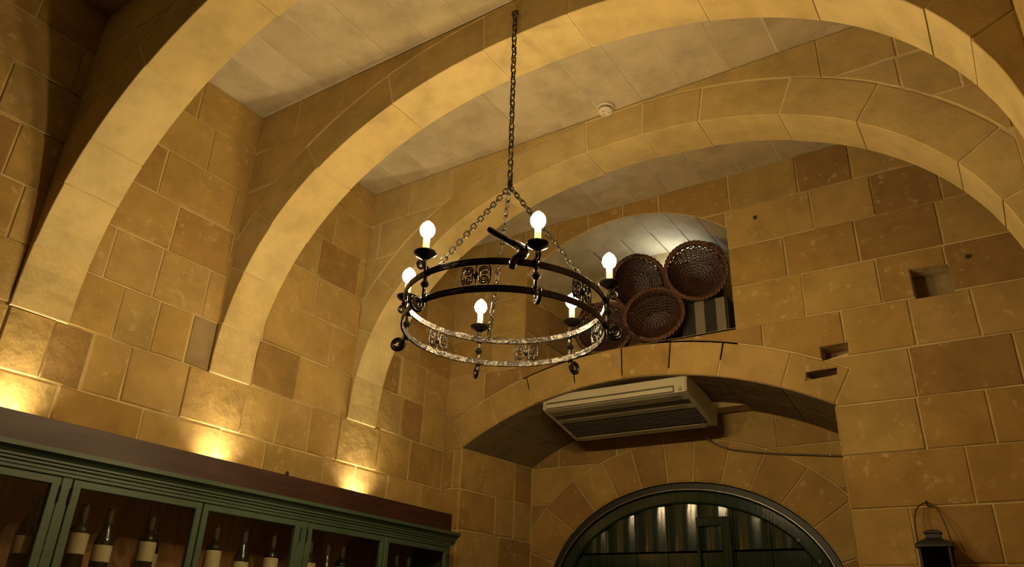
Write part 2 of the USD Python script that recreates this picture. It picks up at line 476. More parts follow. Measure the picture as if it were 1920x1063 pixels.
# soffit stones of the recess, narrowing with the splay
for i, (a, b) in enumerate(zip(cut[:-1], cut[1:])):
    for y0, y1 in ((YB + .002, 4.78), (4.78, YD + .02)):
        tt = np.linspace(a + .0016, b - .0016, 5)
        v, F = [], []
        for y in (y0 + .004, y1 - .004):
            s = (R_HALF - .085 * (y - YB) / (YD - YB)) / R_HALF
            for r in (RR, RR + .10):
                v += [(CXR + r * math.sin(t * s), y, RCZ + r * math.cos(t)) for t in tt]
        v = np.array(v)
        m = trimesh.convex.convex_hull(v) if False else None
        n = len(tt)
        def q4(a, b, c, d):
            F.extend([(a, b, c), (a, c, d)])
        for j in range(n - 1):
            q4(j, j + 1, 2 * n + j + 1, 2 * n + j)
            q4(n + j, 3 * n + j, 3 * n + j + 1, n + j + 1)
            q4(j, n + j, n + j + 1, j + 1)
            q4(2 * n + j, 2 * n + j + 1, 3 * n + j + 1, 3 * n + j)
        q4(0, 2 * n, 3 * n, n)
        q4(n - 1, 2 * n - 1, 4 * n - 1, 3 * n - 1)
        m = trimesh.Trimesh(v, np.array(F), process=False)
        obj('soffit_stone', m, 'shaded_soffit_stone', wb)
D_CX, D_CZ, D_A, D_B = 1.475, 1.75, 1.075, 0.795
def door_curve(off, n=36):
    return [(D_CX - (D_A + off) * math.cos(t), D_CZ + (D_B + off) * math.sin(t)) for t in np.linspace(0, PI, n)]
def door_shape(off):
    return Polygon([(D_CX - D_A - off, 0)] + door_curve(off) + [(D_CX + D_A + off, 0)])
FR_D = ((0, YD, 0), (1, 0, 0), (0, 0, 1), (0, -1, 0))
dwall = sbox(XL1 - .03, 0, XR1 + .03, R_TOP + .1).difference(door_shape(0))
obj('mortar', slab(dwall, FR_D, RECESS, -.25, .001), 'mortar', wb)
face = sbox(XL1, 0, XR1, R_TOP + .06).difference(door_shape(0))
angs = [0, 20, 38, 52, 64, 75, 86, 96, 107, 118, 131, 146, 163, 180]
dv = []
for a, b in zip(angs[:-1], angs[1:]):
    tt = np.radians(np.linspace(a, b, 5))
    p = Polygon([(D_CX - D_A * .97 * math.cos(t), D_CZ + D_B * .97 * math.sin(t)) for t in tt] +
                [(D_CX - (D_A + .30) * math.cos(t), D_CZ + (D_B + .30) * math.sin(t)) for t in tt[::-1]])
    p = p.intersection(face)
    dv.append(p)
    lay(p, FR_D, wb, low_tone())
dvu = unary_union([Polygon(door_curve(.30) + [(D_CX + D_A + .3, 0), (D_CX - D_A - .3, 0)])])
for p, k in cells([R_TOP + .06, course(5), course(6), course(7), course(8), course(9), course(10)], [[.7, 1.3, 1.9], [.5, 1.0, 1.6, 2.2], [], [], [], []], XL1, XR1):
    q = p.intersection(face).difference(dvu)
    if not q.is_empty:
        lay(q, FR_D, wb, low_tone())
# dark plugs added in place of small holes in the wall
for x, z in ((2.426, 4.014), (3.523, 3.458)):
    b = trimesh.creation.cylinder(.0115, .02, sections=10)
    b.apply_transform(trimesh.transformations.rotation_matrix(PI / 2, (1, 0, 0)))
    b.apply_translation((x, YB - .004, z))
    obj('hole_plug', b, 'rusty_iron', wb)

# ------------------------------------------------------------------ ceiling slabs
ce = thing('ceiling', kind='structure')
obj('backing', box(-.2, W + .2, Y0 - .2, YB + .3, CEIL + .0012, CEIL + .25), 'slab_joint', ce)
FR_C = ((0, 0, CEIL), (0, 1, 0), (1, 0, 0), (0, 0, -1))
edges = [(-1.1, ARCH_Y[0] + .002), (ARCH_Y[0] + ARCH_T, ARCH_Y[1] - .012), (ARCH_Y[1] + ARCH_T, ARCH_Y[2] + .002), (ARCH_Y[2] + ARCH_T, YB)]
xs = [0] + [2.37 - .2606 * k for k in range(8, -6, -1) if .1 < 2.37 - .2606 * k < W - .1] + [W]
for y0, y1 in edges:
    for x0, x1 in zip(xs[:-1], xs[1:]):
        d = RND.uniform(-.006, .006)
        g = Polygon([(y0, x0), (y1, x0 + d), (y1, x1 + d), (y0, x1)])
        q = g.buffer(-.0026, join_style=2)
        m = slab(q, FR_C, RND.uniform(-.0005, .002), -.0010, .0008, tilt=(RND.uniform(-.002, .002), RND.uniform(-.004, .004)))
        obj('slab', m, f'slab_stone_{RND.randrange(3)}', ce)

# ------------------------------------------------------------------ the three diaphragm arches
def intr(t, off=0.0):
    c, s = math.cos(t), math.sin(t)
    r = (abs(c) ** EXPO + abs(s) ** EXPO) ** (-1 / EXPO)
    x, z = HALF * r * c, RISE * r * s
    if off:
        e = 1e-3
        x1, z1 = intr(t + e); x0, z0 = intr(t - e)
        d = np.array([x1 - x0, z1 - z0]); d /= np.linalg.norm(d)
        return (x + W / 2 + off * d[1], z + ZS - off * d[0])
    return (x + W / 2, z + ZS)
def t_of(deg):  # normalised angle to the superellipse parameter
    return math.radians(deg)
ARCH_JOINTS = [[180, 168.2, 156.7, 148.1, 133.5, 115, 97, 81, 64, 47.5, 33, 22, 11, 0],
               [180, 169, 157.3, 146.2, 132, 114, 95.8, 81.2, 63, 47.2, 30.2, 22.5, 11, 0],
               [180, 169, 157.5, 146, 131, 114, 95, 84, 73.8, 60.2, 47.6, 29.9, 20.2, 10, 0]]
ARCH_LABELS = ['broad stone arch curving across the upper left of the picture, nearest to the viewer',
               'middle stone arch, the one whose face carries the chandelier chain',
               'farthest stone arch, low and nearest the back wall with the loft niche']
wallbox = sbox(.001, ZS, W - .001, CEIL - .002)
RING = .225
for ai, y0 in enumerate(ARCH_Y):
    ar = thing('stone_arch', ARCH_LABELS[ai], 'arch')
    fr = ((0, y0, 0), (1, 0, 0), (0, 0, 1), (0, -1, 0))
    inner = Polygon([intr(t) for t in np.linspace(0, PI, 80)])
    core = wallbox.difference(inner.buffer(.0066))
    obj('mortar', slab(core, fr, -.001, -ARCH_T + .001, .001), 'arch_mortar', ar)
    ringp = Polygon([intr(t) for t in np.linspace(0, PI, 80)] + [intr(t, RING) for t in np.linspace(PI, 0, 80)]).buffer(0)
    js = ARCH_JOINTS[ai]
    for a, b in zip(js[:-1], js[1:]):
        tt = [t_of(d) for d in np.linspace(a, b, 7)]
        p = Polygon([intr(t) for t in tt] + [intr(t, RING) for t in tt[::-1]]).buffer(0)
        lowest = max(a, b) >= 179 or min(a, b) <= 1
        if lowest:   # the springer runs back into the wall
            p = unary_union([p, sbox(0.001, ZS, .2, ZS + .20) if a > 90 else sbox(W - .2, ZS, W - .001, ZS + .20)]).difference(inner)
        p = p.intersection(wallbox)
        q = p.buffer(-.0036, join_style=2)
        o = RND.uniform(-.002, .005)
        mid = t_of((a + b) / 2)
        dr_ = 0 if lowest else RND.uniform(0, .0045)
        from shapely.affinity import translate as sh_
        q = sh_(q, -math.cos(mid) * dr_, -math.sin(mid) * dr_)
        m = slab(q, fr, .001 + o, -ARCH_T - .001 - o, .003, both=True)
        if m is not None:
            obj('voussoir', m, arch_tone(), ar)
    sp = wallbox.difference(inner.union(ringp))
    sj = [[.35, .72, 2.934 + .15, 3.43], [.10, 3.42, 3.66], [], []]
    for p, k in cells([CEIL, course(1), course(2), course(3)], sj, 0, W):
        q = p.intersection(sp).buffer(-.003, join_style=2)
        for g in getattr(q, 'geoms', [q]):
            if g.area > .002:
                obj('spandrel_stone', slab(g, fr, .002 + RND.uniform(-.002, .002), -ARCH_T - .002, .005, both=True), arch_tone() if ai != 1 else 'arch_stone_1', ar)

# ------------------------------------------------------------------ green arched door in the recess
dr = thing('door_1', kind='structure')
DY = YD + .03
def at_door(poly, n0, n1, name, m, ch=.003, par=None, smooth=False):
    s = slab(poly, ((0, DY, 0), (1, 0, 0), (0, 0, 1), (0, -1, 0)), n1, n0, ch)
    return obj(name, s, m, par or dr, smooth)
at_door(door_shape(-.002).difference(door_shape(-.055)), -.06, .012, 'door_frame', 'door_frame_dark', .006)
at_door(door_shape(-.048).difference(door_shape(-.054)), .010, .020, 'steel_strip', 'steel_strip', .001)
inside = door_shape(-.057)
at_door(inside.difference(door_shape(-.145)).intersection(sbox(0, 1.2, 3, 4)), -.05, .004, 'arched_rim', 'green_gloss', .012)
leaf = door_shape(-.147)
RAIL = 2.085
n = 9
xs_ = np.linspace(D_CX - D_A, D_CX + D_A, n + 1)
def bowed(poly_x0, x1, zb, zt, name, proud):
    """a plank with a softly rounded face"""
    ks = np.linspace(0, 1, 7)
    pts = []
    clip = leaf.intersection(sbox(poly_x0 + .0015, zb, x1 - .0015, zt))
    if clip.is_empty or clip.area < .002:
        return
    x0c, _, x1c, _ = clip.bounds
    V, F = [], []
    for kx in ks:
        x = x0c + (x1c - x0c) * min(max(kx, .004), .996)
        seg = clip.intersection(LineString([(x, -1), (x, 5)]))
        z0, z1 = seg.bounds[1], seg.bounds[3]
        bow = proud - .026 * (2 * kx - 1) ** 2
        for z in np.linspace(z0, z1, 6):
            V.append((x, DY - bow, z))
    V = np.array(V); nz = 6
    for i in range(6):
        for j in range(nz - 1):
            a, b, c, d = i * nz + j, (i + 1) * nz + j, (i + 1) * nz + j + 1, i * nz + j + 1
            F += [(a, b, c), (a, c, d)]
    back = V.copy(); back[:, 1] = DY + .03
    nV = len(V)
    F2 = [(c + nV, b + nV, a + nV) for a, b, c in F]
    loop = [i * nz for i in range(7)] + [6 * nz + j for j in range(1, nz)] + [i * nz + nz - 1 for i in range(5, -1, -1)] + [j for j in range(nz - 2, 0, -1)]
    for a, b in zip(loop, loop[1:] + loop[:1]):
        F2 += [(b, a, a + nV), (b, a + nV, b + nV)]
    obj(name, trimesh.Trimesh(np.vstack([V, back]), np.array(F + F2), process=False), 'green_gloss', dr, 35)
for a, b in zip(xs_[:-1], xs_[1:]):
    bowed(a, b, RAIL, 3, 'plank', -.008)
    bowed(a, b, 0.02, RAIL - .012, 'plank', -.030)
at_door(leaf.intersection(sbox(1.58, 1.5, 1.82, 2.30)).difference(sbox(1.60, 1.4, 1.75, 2.24)), -.04, .006, 'bracket_frame', 'green_gloss', .005)
for x, z in ((2.255, 2.130), (2.370, 2.000)):
    b = trimesh.creation.cylinder(.012, .012, sections=12); b.apply_transform(trimesh.transformations.rotation_matrix(PI / 2, (1, 0, 0))); b.apply_translation((x, DY - .008, z))
    obj('screw', b, 'black_paint', dr)

# ------------------------------------------------------------------ wine cabinet along the left wall
CF = .33
cab = thing('wine_cabinet', 'long green wall cabinet with glazed doors and a brown wooden fascia board', 'cabinet', (0.02, 0.32, 0))
def cb(x0, x1, y0, y1, z0, z1, name, m, ch=.003, par=None):
    return obj(name, box(x0 - .02, x1 - .02, y0 - .32, y1 - .32, z0, z1, ch), m, par or cab)
CY0, CY1 = .33, 4.105
cb(.02, .035, CY0, CY1, .08, 2.10, 'back_panel', 'cabinet_back')
cb(.02, CF - .025, CY0, CY0 + .02, .02, 2.10, 'side_panel', 'green_paint')
cb(.02, CF - .025, CY1 - .02, CY1, .02, 2.10, 'side_panel', 'green_paint')
cb(.02, CF - .02, CY0, CY1, .02, .10, 'plinth', 'green_paint')
cb(.02, CF - .01, CY0, CY1, 2.085, 2.105, 'top_board', 'cabinet_back')
for z in (1.635, 1.28, .90, .50):
    cb(.036, CF - .04, CY0 + .02, CY1 - .02, z - .022, z, 'shelf', 'cabinet_back')
cb(CF - .02, CF, CY0, CY1 - .005, 2.105, 2.222, 'fascia_board', 'fascia_wood', .002)
cb(.03, CF - .02, CY1 - .025, CY1 - .005, 2.105, 2.222, 'fascia_return', 'fascia_wood', .002)
prof = [(CF - .03, 2.030), (CF + .004, 2.030), (CF + .004, 2.040), (CF + .012, 2.046), (CF + .012, 2.054), (CF + .020, 2.058), (CF + .020, 2.066), (CF + .030, 2.078), (CF + .044, 2.084), (CF + .050, 2.088), (CF + .050, 2.106), (CF - .03, 2.106)]
pm = slab(Polygon(prof), ((-.02, 0, 0), (1, 0, 0), (0, 0, 1), (0, -1, 0)), 0.0, -(CY1 + .035 - CY0), .0006)
pm.apply_translation((0, CY0 - .32, 0))
obj('cornice', pm, 'green_paint', cab)
cb(CF - .03, CF, CY0, CY1, 1.985 + .028, 2.030, 'top_rail', 'green_paint')
posts = [.33, .96, 1.59, 2.225, 2.85, 3.48, 4.105]
for k in (0, 2, 4, 6):
    y = posts[k]
    a, b = (max(CY0, y - .022), min(CY1, y + .022)) if 0 < k < 6 else ((CY0, CY0 + .025) if k == 0 else (CY1 - .025, CY1))
    cb(CF - .03, CF - .001, a, b, .10, 2.012, 'post', 'green_paint')
for k in range(6):
    y0, y1 = posts[k], posts[k + 1]
    hinge_left = k % 2 == 0
    y0 += .024 if hinge_left else .003
    y1 -= .003 if hinge_left else .024
    zb, zt, st = .12, 2.010, (.036, .032)
    fr = sbox(y0, zb, y1, zt).difference(sbox(y0 + st[0 if hinge_left else 1], zb + .06, y1 - st[1 if hinge_left else 0], zt - .030))
    d = obj('cabinet_door', slab(fr, ((-.02, -.32, 0), (0, 1, 0), (0, 0, 1), (1, 0, 0)), CF + .002, CF - .022, .003), 'green_paint', cab)
    obj('glass_pane', box(CF - .031 + .0, CF - .028, y0 + .025 - .32, y1 - .025 - .32, zb + .05, zt - .024), 'pane', d)
    hy = y0 - .001 if hinge_left else y1 + .001
    for hz in (1.945, .35):
        h = trimesh.creation.cylinder(.0045, .065, sections=8); h.apply_translation((CF - .015, hy - .32, hz))
        obj('hinge', h, 'black_paint', d)
peg = obj('peg', cat([box(.322, .334, 2.672, 2.690, 2.222, 2.236, .002), lathe([(0, 0), (.007, 0), (.007, .004), (0, .006)], 10, (.328, 2.681, 2.236))]), 'black_paint')
tag(peg, 'tiny black peg on the top edge of the cabinet fascia', 'peg')

# uplights behind the fascia
UL = ['round uplight on the cabinet top washing the wall at the left picture edge', 'round uplight on the cabinet top washing the foot of the middle arch', 'round uplight on the cabinet top washing the foot of the farthest arch']
u0 = None
for i, y in enumerate((1.405, 2.452, 3.505)):
    if u0 is None:
        u0 = thing('uplight', UL[0], 'lamp', (.070, y, 2.1055), group='uplights on the cabinet top')
        obj('lamp_body', lathe([(0, 0), (.034, 0), (.034, .086), (.031, .086), (.030, .040), (0, .040)], 20), 'black_paint', u0)
        obj('lamp_glass', lathe([(0, .0405), (.029, .0405), (.029, .043), (0, .044)], 20), 'uplight_glow', u0)
    else:
        copy_of(u0, UL[i], loc=(.070, y, 2.1055))

# wine bottles on the top shelf of the cabinet
def bottle(name, label, prof, lab, loc, capz):
    t = thing(name, label, 'bottle', loc, group='wine bottles on the top cabinet shelf')
    obj('bottle_body', lathe(prof, 20), 'bottle_glass', t, 40)
    r = .0376
    obj('paper_label', lathe([(r, lab[0]), (r + .0006, lab[0]), (r + .0006, lab[1]), (r, lab[1])], 20), 'paper', t, 40)
    obj('capsule', lathe([(.0142, capz), (.0152, capz), (.0152, .298), (.0150, .302), (0, .3025)], 16), 'capsule', t, 40)
    return t
bord = [(0, 0), (.034, 0), (.0375, .004), (.0375, .190), (.034, .206), (.024, .218), (.016, .226), (.0145, .236), (.0142, .290), (.0155, .291), (.0155, .298), (0, .300)]
burg = [(0, 0), (.034, 0), (.0375, .004), (.0375, .150), (.035, .172), (.027, .198), (.019, .220), (.0148, .240), (.0142, .290), (.0155, .291), (.0155, .298), (0, .300)]
SH = 1.6355
bl = [(1.553, .2, 1, 'dark wine bottle behind the leftmost glass door, by the picture edge'),
      (1.760, .2, 0, 'wine bottle at the left end of the second glass door, first of two close together'),
      (1.872, .2, 1, 'wine bottle behind the second glass door, right one of two close together'),
      (2.072, .2, 0, 'lone pale-labelled wine bottle right of the middle of the second glass door'),
      (2.150, .11, 1, 'dim wine bottle far back by the right stile of the second glass door'),
      (2.420, .2, 0, 'leftmost of the three wine bottles behind the third glass door'),
      (2.588, .2, 1, 'middle one of the three wine bottles behind the third glass door'),
      (2.772, .2, 0, 'right one of the three wine bottles behind the third glass door'),
      (3.030, .2, 0, 'leftmost wine bottle behind the fourth glass door'),
      (3.160, .2, 1, 'middle wine bottle behind the fourth glass door'),
      (3.275, .2, 0, 'right wine bottle behind the fourth glass door'),
      (3.640, .2, 1, 'leftmost wine bottle behind the smallest, rightmost glass door'),
      (3.740, .2, 0, 'middle wine bottle behind the rightmost glass door'),
      (3.850, .2, 1, 'right wine bottle behind the rightmost glass door')]
proto = {}
for y, x, kind, lab in bl:
    if x == .2:
        y, x = y * .988, .24
    if kind not in proto:
        proto[kind] = bottle(('wine_bottle', 'sloping_wine_bottle')[kind], lab, (bord, burg)[kind], ((.105, .185), (.085, .150))[kind], (x, y, SH), .238)
    else:
        copy_of(proto[kind], lab, loc=(x, y, SH))

# ------------------------------------------------------------------ the wrought iron chandelier
HX, HY, HZ = 1.913, 2.307, 2.52
ch = thing('chandelier', 'black wrought iron ring chandelier with six candle lamps hanging on a chain', 'chandelier', (HX, HY, HZ))
R = .403
ZU, ZL = 2.711 - HZ, 2.604 - HZ
def band(z, h, t):
    a = np.linspace(0, 2 * PI, 97)[:-1]
    V, F = [], []
    ro, ri, c = R + t / 2, R - t / 2, .0015
    prof = [(ri + c, z - h / 2), (ro - c, z - h / 2), (ro, z - h / 2 + c), (ro, z + h / 2 - c), (ro - c, z + h / 2), (ri + c, z + h / 2), (ri, z + h / 2 - c), (ri, z - h / 2 + c)]
    k = len(prof)
    for t_ in a:
        V += [(r * math.cos(t_), r * math.sin(t_), zz) for r, zz in prof]
    for i in range(96):
        for j in range(k):
            p, q, r, s = i * k + j, ((i + 1) % 96) * k + j, ((i + 1) % 96) * k + (j + 1) % k, i * k + (j + 1) % k
            F += [(p, q, r), (p, r, s)]
    return trimesh.Trimesh(np.array(V), np.array(F), process=False)
obj('ring_band', band(ZU, .026, .007), 'iron', ch, 30)
obj('ring_band', band(ZL, .026, .007), 'iron', ch, 30)
A_C = [math.radians(259.5 - 60 * k) for k in range(6)]
def polar(a, pts):
    """(radius, sideways, height) to chandelier space at azimuth a"""
    p = np.asarray(pts, float)
    c, s = math.cos(a), math.sin(a)
    return np.c_[p[:, 0] * c - p[:, 1] * s, p[:, 0] * s + p[:, 1] * c, p[:, 2]]
for a in A_C:
    parts = []
    rb = R + .012
    spine = [(rb + .012, 0, .240), (rb + .012, 0, .225), (rb + .004, 0, .205), (rb, 0, .180), (rb, 0, .10), (rb, 0, .060)]
    sc = []
    cr, cz = rb + .030, .052
    for q in np.linspace(0, 2.15 * 2 * PI, 44):
        r = .030 - .0225 * q / (2.15 * 2 * PI)
        sc.append((cr - r * math.cos(q), 0, cz - r * math.sin(q)))
    parts.append(tube(polar(a, spine + sc), [.0075] * (len(spine)) + list(np.linspace(.007, .0045, len(sc))), 8))
    # second, smaller scroll under the drip pan
    s2 = [(rb + .002, 0, .185)]
    for q in np.linspace(-.3, 1.5 * 2 * PI, 26):
        r = .020 - .013 * max(q, 0) / (3 * PI)
        s2.append((rb + .026 - r * math.cos(q), 0, .205 + r * math.sin(q)))
    parts.append(tube(polar(a, s2), np.linspace(.0055, .004, len(s2)), 6))
    col = lathe([(0, -.019), (.007, -.017), (.0135, -.006), (.0165, 0), (.0135, .006), (.007, .017), (0, .019)], 10)
    col.apply_translation(polar(a, [(rb, 0, (ZU + ZL) / 2)])[0]); parts.append(col)
    for zz in (ZU, ZL):
        c, s = math.cos(a), math.sin(a)
        bx = box(-.007, .011, -.011, .011, -.017, .017, .003)
        bx.apply_transform(trimesh.transformations.rotation_matrix(a, (0, 0, 1))); bx.apply_translation(polar(a, [(R + .004, 0, zz)])[0]); parts.append(bx)
    arm = obj('candle_arm', cat(parts), 'iron', ch, 35)
    px, py, _ = polar(a, [(R + .023, 0, 0)])[0]
    obj('drip_pan', lathe([(0, .236), (.012, .236), (.020, .242), (.040, .254), (.0435, .260), (.0425, .263), (.034, .257), (.016, .250), (0, .250)], 24, (px, py, 0)), 'iron', arm, 40)
    obj('candle_sleeve', lathe([(0, .250), (.0125, .250), (.0125, .322), (.010, .325), (0, .325)], 16, (px, py, 0)), 'candle_cream', arm, 40)
    obj('bulb', lathe([(0, .322), (.009, .322), (.014, .329), (.024, .339), (.029, .353), (.028, .367), (.021, .381), (.011, .391), (.004, .397), (0, .398)], 18, (px, py, 0)), 'bulb_glow', arm, True)
for a in A_C:
    b = a - PI / 6
    ms = []
    zc = (ZU + ZL) / 2
    def onring(u, z):
        t = b + u / R
        return (R * math.cos(t), R * math.sin(t), z)
    ms.append(tube([onring(0, ZL + .010), onring(0, ZU - .010)], .0035, 6))
    leaf_ = lathe([(0, -.022), (.007, -.010), (.0105, 0), (.007, .010), (0, .022)], 8); leaf_.apply_translation(onring(0, zc)); ms.append(leaf_)
    for sgn in (-1, 1):
        for up in (-1, 1):
            pts = []
            for q in np.linspace(0, 1, 22):
                th = 3.6 * PI * q
                r = .0155 * (1 - q) ** .9 + .003
                pts.append(onring(sgn * (.030 + r * math.cos(th) * -1 + .0), zc + up * (.017 + r * math.sin(th) * .95)))
            ms.append(tube(pts, .0030, 5))
        pts = [onring(sgn * (.0165 - .006 * math.cos(q) + .002), zc + .03 * math.sin(q)) for q in np.linspace(-PI / 2, PI / 2, 10)]
        ms.append(tube(pts, .0030, 5))
        ms.append(tube([onring(sgn * (.043 + .010 * math.cos(q)), zc + .036 * math.sin(q)) for q in np.linspace(-PI / 2, PI / 2, 12)], .0030, 5))
    obj('scroll_panel', cat(ms), 'iron', ch, 40)
# chains
def chain(p, q, wire=.0026, L=.040, wd=.020):
    p, q = np.array(p, float), np.array(q, float)
    d = q - p; D = np.linalg.norm(d); d /= D
    pitch = L - 3.2 * wire
    k = max(1, int(round(D / pitch)))
    a = np.cross(d, (0.3, 1, .2)); a /= np.linalg.norm(a); b = np.cross(d, a)
    ms = []
    for i in range(k):
        c = p + d * D * (i + .5) / k
        s = (a, b)[i % 2]
        h = (D / k + 3.2 * wire) / 2 - wd / 2
        pts = [c + d * (h + wd / 2 * math.cos(t)) + s * wd / 2 * math.sin(t) for t in np.linspace(-PI / 2, PI / 2, 6)]
        pts += [c - d * (h + wd / 2 * math.cos(t)) - s * wd / 2 * math.sin(t) for t in np.linspace(-PI / 2, PI / 2, 6)]
        ms.append(tube(pts, wire, 5, closed=True))
    return cat(ms)
JZ = 3.290 - HZ
TOP = (-.004, -.016, 4.255 - HZ)
obj('chain', chain((0, 0, JZ), TOP, .0032, .042, .022), 'iron', ch, 50)
obj('swivel', lathe([(0, -.022), (.008, -.018), (.013, 0), (.008, .018), (0, .022)], 12, (0, 0, JZ)), 'iron', ch, 40)
CH_A = [math.radians(q) for q in (-94, -12, 134)]
for a in CH_A:
    obj('chain', chain(polar(a, [(R - .004, 0, ZU + .015)])[0], (0, 0, JZ - .012), .0026, .040, .018), 'iron', ch, 50)
# flex wound round the chain
k = 90
pts = [(TOP[0] * t + .010 * math.cos(t * 34), TOP[1] * t + .010 * math.sin(t * 34), JZ + (TOP[2] - JZ) * t) for t in np.linspace(0.0, 1, k)]
obj('power_flex', tube(pts, .0032, 6), 'cable_brown', ch, 60)
obj('ceiling_hook', cat([tube([(-.004 + .016 * math.sin(t), -.016, 4.270 - HZ - .018 * math.cos(t)) for t in np.linspace(-2.4, 2.4, 14)], .005, 8),
                         tube([(-.004, -.016, 4.284 - HZ), (-.004, .022, 4.284 - HZ)], .006, 8),
                         tube([(-.016, -.010, 4.290 - HZ), (-.016, .012, 4.315 - HZ)], .005, 6)]), 'rusty_iron', ch, 40)
# hooked bar clipped over the near side of the upper ring
a = math.radians(-52.5)
side = np.array([.8374, .5466])      # the picture's sideways direction, on the level
cx, cy = R * math.cos(a), R * math.sin(a)
hb = [(-.092, .123), (-.084, .118), (-.050, .098), (-.015, .078), (.018, .060), (.034, .046), (.038, .030), (.028, .016), (.010, .004), (.002, -.012), (.000, -.030)]
hr = [.010, .0125, .0125, .0125, .016, .022, .023, .020, .016, .016, .012]
dirn = np.array([math.cos(a), math.sin(a)])
pts = [(cx + side[0] * u + dirn[0] * .010, cy + side[1] * u + dirn[1] * .010, ZU + v) for u, v in hb]
obj('hooked_bar', tube(pts, hr, 12), 'iron', ch, 40)

# ------------------------------------------------------------------ smoke detector
sd = thing('smoke_detector', 'round white smoke detector on the ceiling slabs beside the farthest arch', 'smoke detector', (1.897, 3.292, CEIL - .004))
obj('base', lathe([(0, 0), (.052, 0), (.052, -.014), (.048, -.018), (0, -.018)], 28), 'detector_white', sd, 40)
obj('sensor_cap', lathe([(.042, -.018), (.044, -.036), (.036, -.045), (.014, -.047), (.012, -.044), (0, -.044)], 28), 'detector_white', sd, 40)
obj('vent_ring', lathe([(.0425, -.022), (.0445, -.022), (.0452, -.030), (.043, -.030)], 28), 'cream_shade', sd, 40)
for q in range(3):
    t = 2.1 * q + .4
    obj('test_dot', lathe([(0, -.0478), (.005, -.0478), (.005, -.0462), (0, -.0462)], 10, (.022 * math.cos(t), .022 * math.sin(t), 0)), 'cream_shade', sd)

# ------------------------------------------------------------------ air conditioner under the soffit
ac = thing('air_conditioner', 'long cream air conditioner hung under the dark soffit over the green door', 'air conditioner', (1.36, 4.385, 2.83))
ax0, ax1 = .838 - 1.36, 1.888 - 1.36
acp = [(0, .105), (.003, .150), (.010, .208), (.020, .214), (.30, .190), (.555, .137), (.565, .125), (.53, .012), (.50, .004), (.45, .008), (.25, .052), (.10, .086), (.03, .098)]
def acprof(p, x0, x1, m, name, chm=.004):
    s = slab(Polygon(p), ((0, 0, 0), (0, 1, 0), (0, 0, 1), (1, 0, 0)), x1, x0, chm, both=True)
    return obj(name, s, m, ac, 20)
acprof(acp, ax0 + .012, ax1 - .012, 'cream_plastic', 'housing')
for x0, x1 in ((ax0, ax0 + .012), (ax1 - .012, ax1)):
    acprof([(y + (-.003 if y < .02 else .003), z + (-.003 if z < .1 else .003)) for y, z in acp], x0, x1, 'cream_plastic', 'end_cap')
def acstrip(y0, z0, y1, z1, th, x0, x1, m, name, drop):
    d = np.array([y1 - y0, z1 - z0]); d /= np.linalg.norm(d); nn = np.array([-d[1], d[0]])
    if nn[1] > 0:
        nn = -nn
    a, b = np.array([y0, z0]) + nn * drop, np.array([y1, z1]) + nn * drop
    p = [a, b, b + nn * th, a + nn * th]
    s = slab(Polygon(p), ((0, 0, 0), (0, 1, 0), (0, 0, 1), (1, 0, 0)), x1, x0, .001, both=True)
    obj(name, s, m, ac)
acstrip(.004, .135, .010, .104, .004, ax0 + .02, ax1 - .02, 'grille_dark', 'outlet_slot', -.001) if False else None
obj('outlet_slot', box(ax0 + .03, ax1 - .085, -.004, .004, .108, .153, .001), 'grille_dark', ac)
obj('air_vane', box(ax0 + .035, ax1 - .09, -.009, -.003, .113, .141, .002), 'cream_plastic', ac)
acstrip(.022, .099, .095, .087, .003, ax0 + .04, ax1 - .06, 'cream_shade', 'air_vane', .004)
acstrip(.100, .086, .150, .075, .002, ax0 + .03, ax1 - .03, 'grille_dark', 'outlet_slot', .0005)
acstrip(.160, .073, .205, .062, .003, ax0 + .05, ax1 - .08, 'cream_shade', 'air_vane', .004)
acstrip(.215, .061, .43, .012, .002, ax0 + .03, ax1 - .03, 'grille_dark', 'intake_grille', .0005)
for q in range(9):
    y = .235 + .021 * q
    z = .061 - (y - .215) * .228
    acstrip(y, z, y + .005, z - .0011, .004, ax0 + .035, ax1 - .035, 'slat_dark', 'grille_slat', .002)
acstrip(.440, .012, .500, .004, .005, ax0 + .04, ax1 - .06, 'cream_plastic', 'rear_lip', .001)
obj('indicator', box(ax1 - .055, ax1 - .030, .001 - .005, .006, .118, .124, .001), 'grille_dark', ac)
obj('indicator', box(ax1 - .050, ax1 - .036, .001 - .005, .006, .134, .139, .001), 'cream_shade', ac)
for sx in (ax0 + .12, ax1 - .12):
    obj('hanging_bracket', box(sx, sx + .03, .20, .40, .16, .26, .002), 'cream_shade', ac)
cp = [(1.70, 4.99, 2.90), (1.71, 5.08, 2.85), (1.77, 5.165, 2.79), (1.83, 5.183, 2.757), (1.95, 5.184, 2.722), (2.10, 5.184, 2.694), (2.25, 5.184, 2.672), (2.42, 5.184, 2.652), (2.58, 5.184, 2.632), (2.66, 5.184, 2.628)]
cpp = np.array(cp)
from scipy.interpolate import CubicSpline
tt = np.r_[0, np.cumsum(np.linalg.norm(np.diff(cpp, axis=0), axis=1))]
cpath = CubicSpline(tt, cpp)(np.linspace(0, tt[-1], 48))
cable = thing('cable', 'thin brown cable sagging from the air conditioner to the right jamb', 'cable', tuple(cp[0]))
obj('flex', tube(cpath - cpp[0], .0062, 8), 'cable_brown', cable, 60)
obj('clip', box(2.52 - cp[0][0], 2.535 - cp[0][0], 5.170 - cp[0][1], 5.198 - cp[0][1], 2.632 - cp[0][2], 2.650 - cp[0][2], .002), 'cream_shade', cable)

